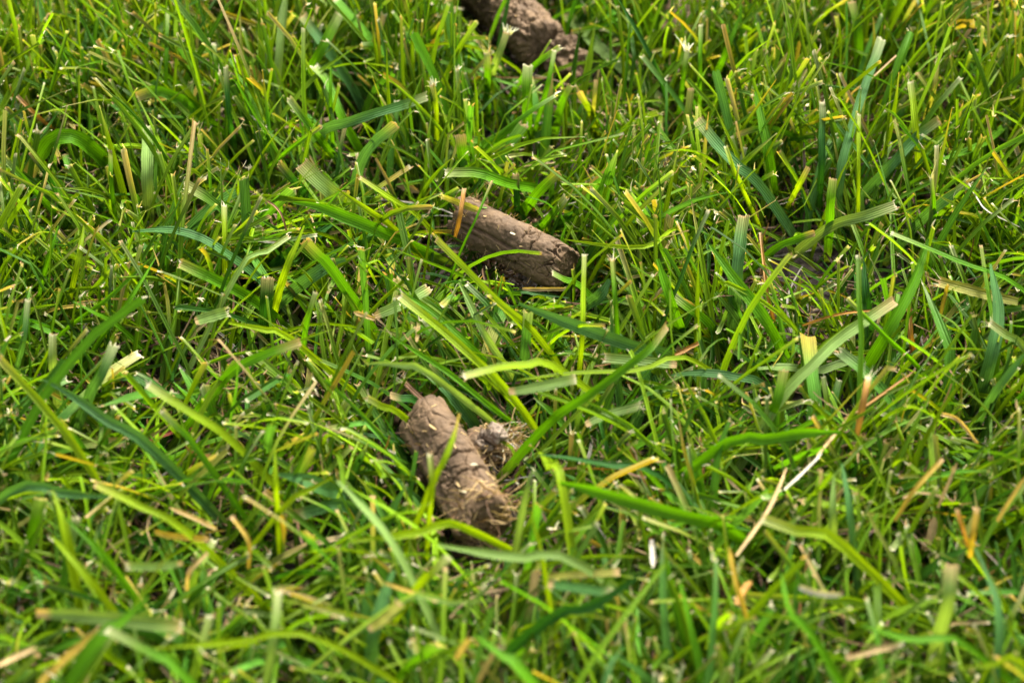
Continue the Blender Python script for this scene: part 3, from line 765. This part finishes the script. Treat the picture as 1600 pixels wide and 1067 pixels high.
 ('H', [(740,415),(550,360),(370,295)], (36,41), 2.3, 'y', 'f', 'bright blurred blade lying level in the lower right, with a whitish tip'),
 ('H', [(990,305),(1090,150),(1215,15)], (28,38), 1.5, 'O', 't', 'yellow blade rising right with a pale tip, lower right'),
 ('H', [(305,780),(250,600),(215,430)], (28,38), 1.3, 'O', 'n', None),
 ('H', [(255,700),(285,640),(320,590)], (30,30), 2.2, 'o', 'n', 'small orange dead leaf scrap near the bottom, right of centre'),
 ('H', [(545,615),(640,645),(750,652)], (38,38), 1.4, 'w', 'n', 'white blurred straw near the bottom right'),
 ('H', [(765,948),(900,915),(1028,885)], (38,38), 1.4, 's', 'C', 'tan blurred straw stick close to the bottom edge, right'),
 ('H', [(1310,880),(1150,870),(1000,850),(840,795)], (36,42), 1.6, 'g', 'n', None),
 ('H', [(1345,480),(1360,370),(1380,245)], (26,37), 1.7, 'O', 't', None),
 ('H', [(1335,425),(1310,340),(1285,250)], (26,36), 1.2, 'o', 't', None),
 ('H', [(1475,310),(1540,210),(1610,100)], (28,36), 1.5, 'O', 'n', 'yellow orange blade rising to the right edge, lower right'),
 ('H', [(1610,985),(1450,985),(1290,995)], (40,42), 1.5, 'y', 'n', None),
 ('H', [(640,900),(500,730),(460,550)], (32,42), 1.9, 'g', 'q', None),
 ('H', [(1130,445),(1165,370),(1180,290)], (12,18), 2.4, 's', 'n', 'curled tan dead leaf among dark gaps, lower right'),
 ('H', [(1195,245),(1240,140),(1285,35)], (22,30), 1.1, 's', 'n', None),
]
PAL['R'] = np.array((0.2, 0.04, 0.02))
PAL['O'] = np.array((0.26, 0.18, 0.022))

TRACED = Bag()                       # traced blades too ordinary to be told apart join the lawn
OCC_S = 4                            # photo pixels per cell
occ = np.full((1067 // OCC_S + 2, 1600 // OCC_S + 2), 9.9)   # nearest single blade in each direction, to keep the lawn from burying it


def mark(px, py, z, rad):
    for x, y, d, r in zip(px, py, z, rad):
        x0, x1 = int((x - r) // OCC_S), int((x + r) // OCC_S)
        y0, y1 = int((y - r) // OCC_S), int((y + r) // OCC_S)
        if x1 < 0 or y1 < 0 or x0 >= occ.shape[1] or y0 >= occ.shape[0]:
            continue
        s = occ[max(0, y0):y1 + 1, max(0, x0):x1 + 1]
        np.minimum(s, d, out=s)


G_BLADE = 'grass blades standing out of the lawn'
G_DRY = 'dead straw and stems in the lawn'
for hi, (rg, pts, hs, wd, ck, tip, label) in enumerate(HEROES):
    ox, oy, sc = REG[rg]
    pp = [(ox + x * sc, oy + y * sc) for x, y in pts]
    if len(hs) != len(pp):
        d = np.concatenate([[0], np.cumsum(np.linalg.norm(np.diff(np.array(pp), axis=0), axis=1))])
        hs = hs[0] + (hs[-1] - hs[0]) * np.sqrt(d / d[-1]) if hs[1] > hs[0] + 8 else hs[0] + (hs[-1] - hs[0]) * d / d[-1]
    wpt = [at(x, y, h) for (x, y), h in zip(pp, hs)]
    lying = tip == 'C' and max(hs) - min(hs) < 6
    root = not (lying or ck in 'sonwkRO')
    if root and hs[0] > 4:                                   # the blade goes on down to the soil
        d = nrm(wpt[0] - wpt[1])
        d[2] = min(d[2], -0.55 if hs[0] < 14 else -1.1)
        d = nrm(d)
        p = wpt[0] + d * (hs[0] * 0.001 / -d[2])
        p[2] = -0.001
        wpt = [p] + wpt
    k = 18
    Pc = spline(wpt, k)
    # last two rows close together at the tip
    if tip in 'cCfFt':
        T = nrm(Pc[-1] - Pc[-2])
        Pc[-2] = Pc[-1] - T * 0.0008
    rr = random.Random(hi * 7 + 3)
    tan_ = nrm(np.gradient(Pc, axis=0))
    view = nrm(Pc - CAM)
    S0 = nrm(np.cross(tan_, view))
    N0 = np.cross(S0, tan_)
    a0, a1 = rr.uniform(-0.5, 0.5), rr.uniform(-0.5, 0.5)
    aa = np.linspace(a0, a0 + a1, k)[:, None]
    S0 = S0 * np.cos(aa) + N0 * np.sin(aa)
    w = np.full(k, wd * 0.001 * (0.74 if ck in 'osOn' else 0.93))
    t = np.linspace(0, 1, k)
    w *= 0.72 + 0.28 * np.minimum(1, t * 4)
    if tip == 'q':
        w *= np.clip((1 - t) * 4.5, 0.06, 1) ** 0.6
    elif tip in 'nO':
        w *= np.clip((1 - t) * 8, 0.35, 1)
    if lying:
        w[0] *= 0.9
    c0 = PAL[ck] * rr.uniform(0.85, 1.15)
    col = np.tile(c0, (k, 1))
    if root:
        f = np.clip(1 - t * 4, 0, 1)[:, None] * 0.6
        col = col * (1 - f) + np.array((0.15, 0.165, 0.04)) * f
    blotch = np.array([mnoise.noise(Vector((hi * 3.7, x * 6, 0))) for x in t])[:, None]
    col = col * (1 + 0.35 * blotch)
    if tip in 'tO':
        f = np.clip((t - 0.88) / 0.1, 0, 1)[:, None]
        col = col * (1 - f) + (TAN if tip == 't' else PAL['O']) * f
    elif tip in 'cfFC':
        f = np.exp(-((t - 0.93) / 0.05) ** 2)[:, None] * 0.3
        col = col * (1 - f) + np.array((0.2, 0.2, 0.03)) * f
        e = WHITE if rr.random() < .6 else TAN
        col[-1] = e
        col[-2] = col[-2] * 0.75 + e * 0.25
    if lying:
        f = np.clip((0.10 - t) / 0.05, 0, 1)[:, None]
        col = col * (1 - f) + TAN * f
    mat = M_DRY if ck in 'sonwRO' else M_LEAF
    fold = rr.choice((0.10, 0.16, 0.22)) * (1 if wd > 1.6 else 1.8)
    bag = Bag() if label else TRACED
    bag.strips(Pc[None], S0[None], w[None], np.array([-fold]), col[None], 7 if wd > 2 else 5,
               np.array([rr.uniform(.05, .4) if tip in 'cfFC' else 0.12 if tip == 't' else 0.0]), rr.choice('vr'))
    px, py, z = project(Pc)
    rad = np.maximum(3, wd * 0.001 * FPX / z * 0.5)
    fine = spline(np.stack([px, py, z], 1), 60)
    mark(fine[:, 0], fine[:, 1], fine[:, 2], np.full(60, rad.mean()))
    if tip == 'F':
        mark(px[-1:], py[-1:], z[-1:] - 0.003, [16])
    o = None
    org = Pc[0].copy()
    dead = ck in 'sonwRO'
    if tip == 'F' and label and re.search('head|tuft|mouth', label):
        tip = 'W'
    if label:
        nm = ('dead_leaf' if 'leaf' in label and dead else 'straw_stem' if dead else 'grass_clipping' if lying else 'grass_leaf')
        o = bag.build(nm, mat, None, org)
        tag(o, label, {'dead_leaf': 'dead leaf', 'straw_stem': 'straw', 'grass_clipping': 'clipping', 'grass_leaf': 'grass blade'}[nm], G_DRY if dead else G_BLADE)
    if tip in 'cfFCW':
        nf = {'c': rr.choice((1, 2, 3, 4)), 'f': rr.choice((3, 4, 5)), 'F': 9, 'W': 15, 'C': rr.choice((3, 5))}[tip]
        lo, hi_ = {'c': (.25, .8), 'f': (.5, 1.7), 'F': (0.8, 3.6), 'W': (1.0, 2.9), 'C': (.3, 1.1)}[tip]
        tb = Bag() if label else TRACED
        Te = nrm(Pc[-1] - Pc[-3])
        kk = 5
        for i in range(nf):
            u = (i + .5) / nf * 2 - 1 + rr.uniform(-.2, .2)
            p0 = Pc[-1] + S0[-1] * u * w[-1] * 0.45 - Te * 0.0005
            dd = nrm(Te + S0[-1] * u * (0.5 if tip == 'F' else rr.uniform(.1, .45) if tip == 'W' else 0.2) + np.array([rr.gauss(0, .22) for _ in range(3)]))
            Ln = rr.uniform(lo, hi_) * 0.001
            bend = np.array([rr.gauss(0, .35) for _ in range(3)])
            q = np.array([p0 + dd * Ln * s + bend * Ln * s * s for s in np.linspace(0, 1, kk)])
            wf = np.linspace(1, 0.3, kk) * (rr.uniform(.35, .85) if tip == 'W' else min(0.6, max(0.14, wd / nf * rr.uniform(.4, 1.0)))) * 0.001
            cc = WHITE * rr.uniform(.75, 1.15) if rr.random() < .75 else TAN
            if tip in 'FW':
                cc = np.array((0.50, 0.50, 0.34)) * rr.uniform(.8, 1.1) if tip == 'W' else cc * 1.3
            cc = np.linspace(0, 1, kk)[:, None] * 0 + cc
            tb.strips(q[None] - (org if label else 0), np.tile(S0[-1], (1, kk, 1)), wf[None], np.array([0.2]), cc[None], 3)
        if label:
            tb.build('frayed_tip', M_TIP, o)
            tag(o.children[0], 'whitish torn end of the blade', None)

# ---------------------------------------------------------------- the ground: one sheet of soil under everything
gx = np.concatenate([-np.geomspace(40, 0.36, 16), np.linspace(-0.34, 0.34, 171), np.geomspace(0.36, 40, 16)])
gy = np.concatenate([-np.geomspace(40, 0.32, 16), np.linspace(-0.3, 0.5, 201), np.geomspace(0.52, 40, 16)])
GX, GY = np.meshgrid(gx, gy)
GZ = np.array([0.0016 * mnoise.noise(Vector((x * 45, y * 45, 0))) + 0.0011 * mnoise.noise(Vector((x * 170, y * 170, 2)))
               for x, y in zip(GX.ravel(), GY.ravel())])
nx, ny = len(gx), len(gy)
i = np.arange(ny - 1)[:, None] * nx
j = np.arange(nx - 1)[None]
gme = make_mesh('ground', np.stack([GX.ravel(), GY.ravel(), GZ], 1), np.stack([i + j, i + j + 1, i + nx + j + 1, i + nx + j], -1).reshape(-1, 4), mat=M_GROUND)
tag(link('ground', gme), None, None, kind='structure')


# ---------------------------------------------------------------- the lawn
def field(x, y, f, seed):
    return np.array([mnoise.noise(Vector((a * f, b * f, seed))) for a, b in zip(x, y)])


PLUG_AX = [(p.A, p.B, p.R) for p in PLUGS]
plug_occ = np.full_like(occ, 9.9)
_keep = occ
occ = plug_occ
for A, B, R in PLUG_AX[:3]:
    sh = 0.92 if R < 7 else 0.75
    L3 = np.array([A + (B - A) * t for t in np.linspace(-0.04, 1.04, 50)])
    px, py, z = project(L3)
    mark(px, py, z - R * 0.001, R * 0.001 * FPX / z * sh)
for cc_, rr_ in ((back_clod, 26),):
    px, py, z = project(np.array(cc_.location)[None])
    mark(px, py, z - 0.004, [rr_])
c = np.array(clod.location)[None]
px, py, z = project(c)
mark(px, py, z - 0.004, [24])
occ = _keep


def blades(bag, n, xr, yr, wmu, lmu, k, m, kind, hero_keep=0.45, plug_keep=0.06, guard=True, under=False):
    x = RNG.uniform(*xr, n)
    y = RNG.uniform(*yr, n)
    tuft = np.full(n, False)
    if kind != 'dead' and guard:                                  # most shoots come up in tufts
        nc = n // 14
        cx, cy = RNG.uniform(*xr, nc), RNG.uniform(*yr, nc)
        ci = RNG.integers(0, nc, n)
        tuft = RNG.random(n) < 0.68
        ox_, oy_ = RNG.normal(0, 0.0028, n), RNG.normal(0, 0.0028, n)
        x = np.where(tuft, cx[ci] + ox_, x)
        y = np.where(tuft, cy[ci] + oy_, y)
        caz = RNG.normal(0, 1.2, nc)[ci]
        chs = np.exp(RNG.normal(0, 0.16, nc))[ci]
    else:
        ox_ = oy_ = caz = np.zeros(n)
        chs = np.ones(n)
    dens = field(x, y, 42, 3.3) + 0.5 * field(x, y, 110, 8.1) + 0.6 * field(x, y, 22, 4.4)
    keep = RNG.uniform(-0.75, 0.9, n) < dens + 0.52 if kind != 'dead' else np.full(n, True)
    x, y, dens, tuft, ox_, oy_, caz, chs = (a_[keep] for a_ in (x, y, dens, tuft, ox_, oy_, caz, chs))
    n = len(x)
    yy = np.clip((y + 0.10) / 0.24, 0, 1)                         # 0 near the viewer, 1 far
    az0 = field(x, y, 16, 1.7) * 3.2 + 0.35 + RNG.normal(0, 1.0, n) * (1.25 - 0.35 * yy)   # lean, measured from +X... towards +Y
    az0 = az0 + math.pi * 0.3
    az0 = np.where(tuft, az0 * 0 + field(x, y, 16, 1.7) * 3.2 + 1.29 + caz + RNG.normal(0, 0.5, n), az0)
    az0 = np.where(tuft & (RNG.random(n) < 0.35), np.arctan2(oy_, ox_), az0)
    z0 = np.full(n, -0.001)
    if kind == 'dead':
        az0 = RNG.uniform(0, 2 * math.pi, n)
        ph0 = RNG.normal(1.38, 0.22, n)
        ph1 = RNG.normal(0.05, 0.45, n)
        z0 = np.abs(RNG.normal(0, 0.0055, n)) + 0.0005
    elif kind == 'broad':
        ph0 = np.abs(RNG.normal(0.30, 0.22, n)) + 0.10 * (1 - yy)
        ph1 = RNG.normal(0.65, 0.45, n)
    else:
        ph0 = np.abs(RNG.normal(0.27, 0.29, n)) + 0.32 * (1 - yy)
        ph1 = RNG.normal(0.42, 0.38, n) + 0.30 * (1 - yy)
    Ln = lmu * np.clip(RNG.normal(1, 0.26, n), 0.35, 1.55) * (1 + 0.18 * field(x, y, 30, 5.5)) * chs
    wd = wmu * np.exp(RNG.normal(0, 0.26, n))
    t = np.concatenate([np.linspace(0, 0.94, k - 1), [1.0]])
    if kind != 'dead':
        t[-2] = 0.975
    tm = (t[1:] + t[:-1]) / 2
    ph = ph0[:, None] + ph1[:, None] * tm[None] ** 1.3
    az = az0[:, None] + RNG.normal(0, 0.35 if kind != 'dead' else 0.8, n)[:, None] * tm[None] + RNG.normal(0, 0.05, (n, k - 1))
    D = np.stack([np.sin(ph) * np.cos(az), np.sin(ph) * np.sin(az), np.cos(ph)], -1)
    kink = (RNG.random(n) < 0.10) & (kind != 'dead')              # some are bent over
    kp = RNG.integers(2, k - 1, n)
    for i_ in np.where(kink)[0]:
        j_ = kp[i_]
        a_ = az0[i_] + RNG.normal(0, 0.8)
        p_ = RNG.uniform(1.2, 2.0)
        D[i_, j_:] = (math.sin(p_) * math.cos(a_), math.sin(p_) * math.sin(a_), math.cos(p_))
    P = np.zeros((n, k, 3))
    P[:, 0] = np.stack([x, y, z0], -1)
    P[:, 1:] = P[:, :1] + np.cumsum(D * (Ln[:, None] * np.diff(t)[None])[..., None], axis=1)
    P[:, 1:, 2] = np.maximum(P[:, 1:, 2], 0.001)
    ok = np.full(n, True)
    if guard:
        fl = np.concatenate([P, (P[:, 1:] + P[:, :-1]) / 2], 1)
        for A, B, R in PLUG_AX:                                    # blades do not grow through the plugs
            ab = B - A
            s = np.clip(((fl - A) @ ab) / (ab @ ab), -0.03, 1.03)
            d = np.linalg.norm(fl - (A + s[..., None] * ab), axis=-1)
            ok &= (d > (R + 0.4) * 0.001).all(1)
        ok &= (np.linalg.norm(fl - np.array(back_clod.location), axis=-1) > 0.0050).all(1)
        ok &= (np.linalg.norm(fl - np.array(clod.location), axis=-1) > 0.0052).all(1)
        px, py, z = project(fl)
        ix = np.clip((px // OCC_S).astype(int), 0, occ.shape[1] - 1)
        iy = np.clip((py // OCC_S).astype(int), 0, occ.shape[0] - 1)
        inside = (px > 0) & (px < 1600) & (py > 0) & (py < 1067)
        hid = (inside & (occ[iy, ix] < 9) & (z < occ[iy, ix] - 0.0008)).sum(1)
        ok &= (hid == 0) | (RNG.random(n) < hero_keep ** (hid * 0.6))
        hid = (inside & (plug_occ[iy, ix] < 9) & (z < plug_occ[iy, ix] + 0.004)).any(1)
        ok &= ~hid | (RNG.random(n) < plug_keep)
    P, wd, Ln, ph0, az0, dens = P[ok], wd[ok], Ln[ok], ph0[ok], az0[ok], dens[ok]
    n = len(P)
    S = np.stack([-np.sin(az0), np.cos(az0), np.zeros(n)], -1)[:, None, :].repeat(k, 1)
    T = nrm(np.gradient(P, axis=1))
    S = nrm(S - T * np.sum(S * T, -1, keepdims=True))
    N = np.cross(S, T)
    tw = RNG.normal(0, 0.55, n)[:, None] + RNG.normal(0, 0.8, n)[:, None] * t[None]
    S = S * np.cos(tw)[..., None] + N * np.sin(tw)[..., None]
    # colours
    if kind == 'dead':
        ks = np.array([PAL[q] for q in 'ssnnnnnosw'])
        ks[9:] *= 0.8
        col = ks[RNG.integers(0, len(ks), n)] * RNG.uniform(0.22, 0.72, n)[:, None]
        col = np.repeat(col[:, None], k, 1)
        Wd = wd[:, None] * (1 - 0.55 * t[None])
        fold = RNG.uniform(-0.35, 0.35, n)
    else:
        h = RNG.random(n)[:, None]
        if kind == 'broad':
            a, b = PAL['g'], PAL['b']
        else:
            a, b = PAL['y'], PAL['d']
        col = a * h + b * (1 - h)
        col = col * 0.75 + PAL['g'] * 0.25
        if under:                                                  # low leaves, never reached by the mower; older dark green, with shade painted in
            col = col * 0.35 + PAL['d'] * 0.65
        col *= np.exp(RNG.normal(0, 0.26, n))[:, None]
        col = np.repeat(col[:, None], k, 1)
        # sheath: pale and yellowish at the foot
        f = np.clip(1 - t * 3.2, 0, 1)[None, :, None] * RNG.uniform(0.2, 0.9, n)[:, None, None]
        col = col * (1 - f) + np.array((0.14, 0.135, 0.035)) * f
        # yellowing from the tip down
        ty = np.where(RNG.random(n) < 0.18, RNG.uniform(0.55, 0.9, n), 2.0)
        f = np.clip((t[None] - ty[:, None]) / 0.22, 0, 1)[..., None] * 0.85
        yc = np.where(RNG.random(n)[:, None] < .3, PAL['O'], np.where(RNG.random(n)[:, None] < .5, PAL['k'], PAL['s'] * .8))[:, None]
        col = col * (1 - f) + yc * f
        # torn white or tan end
        tc = np.where(RNG.random(n)[:, None] < .62, WHITE, TAN)
        f = np.zeros((n, k)); f[:, -1] = 1; f[:, -2] = RNG.uniform(0, 0.3, n)
        f *= (RNG.random(n) < (0.06 if under else 0.66))[:, None]
        col = col * (1 - f[..., None]) + tc[:, None] * f[..., None]
        Wd = wd[:, None] * np.minimum(1, 0.7 + t[None] * 1.2)
        pt = RNG.random(n) < (0.9 if under else 0.36)                                  # uncut, pointed
        Wd = np.where(pt[:, None], Wd * np.clip((1 - t[None]) * 3.2, 0.05, 1) ** .7, Wd)
        fold = -np.abs(RNG.normal(0.2 if kind == 'broad' else 0.42, 0.12, n))
    bag.strips(P, S, Wd, fold, col, m, np.full(n, 0.35 if kind != 'dead' else 0.0))
    if kind != 'dead' and k > 6 and not under:                                    # loose fibres at the torn ends
        shred = RNG.random(n) < 0.010                               # a few tips shredded into a pale tuft
        for r in range(9):
            sel = np.where(RNG.random(n) < (0.4, 0.25, 0.15)[r])[0] if r < 3 else np.where(shred)[0]
            ns = len(sel)
            Te = T[sel, -1]
            dd = nrm(Te + RNG.normal(0, 0.38, (ns, 3)))
            Lf_ = RNG.uniform(0.5, 2.0, ns)[:, None] * 0.001
            bnd = RNG.normal(0, 0.4, (ns, 3))
            p0 = P[sel, -1] - Te * 0.0004 + S[sel, -1] * (Wd[sel, -1] * RNG.uniform(-.4, .4, ns))[:, None]
            Pf = np.stack([p0 + dd * Lf_ * s + bnd * Lf_ * s * s for s in (0, .35, .7, 1)], 1)
            wf = np.clip(Wd[sel, -1] * 0.3, 0.00012, 0.0006)[:, None] * np.array([1, .9, .7, .3])[None]
            cf = np.where(RNG.random(ns)[:, None] < .7, WHITE, TAN) * RNG.uniform(.7, 1.1, ns)[:, None]
            if r > 2:
                cf = np.repeat(WHITE[None] * 1.3, ns, 0)
                wf = wf * 0 + 0.00042 * np.array([1, 1, .9, .4])[None]
            bag.strips(Pf, S[sel][:, :1].repeat(4, 1), wf, np.full(ns, .2), np.repeat(cf[:, None], 4, 1), 3)
    return n


XR, YR = (-0.24, 0.24), (-0.21, 0.33)
lawn = TRACED
DENS = 1.0
blades(lawn, int(54000 * DENS), XR, YR, 0.00102, 0.035, 9, 3, 'fine')
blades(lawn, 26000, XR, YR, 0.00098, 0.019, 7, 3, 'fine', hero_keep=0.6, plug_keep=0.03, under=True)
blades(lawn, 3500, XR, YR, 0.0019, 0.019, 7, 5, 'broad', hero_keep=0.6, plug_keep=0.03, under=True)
blades(lawn, int(3600 * DENS), XR, YR, 0.0023, 0.033, 10, 5, 'broad')
tag(lawn.build('lawn_grass', M_LEAF), None, None, kind='stuff')
th = Bag()
blades(th, 22000, XR, YR, 0.00075, 0.022, 9, 3, 'dead', hero_keep=0.1, plug_keep=0.02)
tag(th.build('dead_thatch', M_DRY), None, None, kind='stuff')
# the lawn goes on around the part the photograph shows
outer = Bag()
for xr, yr, n in (((-1.3, -0.24), (-0.9, 1.5), 12000), ((0.24, 1.3), (-0.9, 1.5), 12000), ((-0.24, 0.24), (0.33, 1.5), 6500), ((-0.24, 0.24), (-0.9, -0.21), 4000)):
    blades(outer, n, xr, yr, 0.0030, 0.036, 6, 3, 'broad', guard=False)
tag(outer.build('lawn_grass', M_LEAF), None, None, kind='stuff')
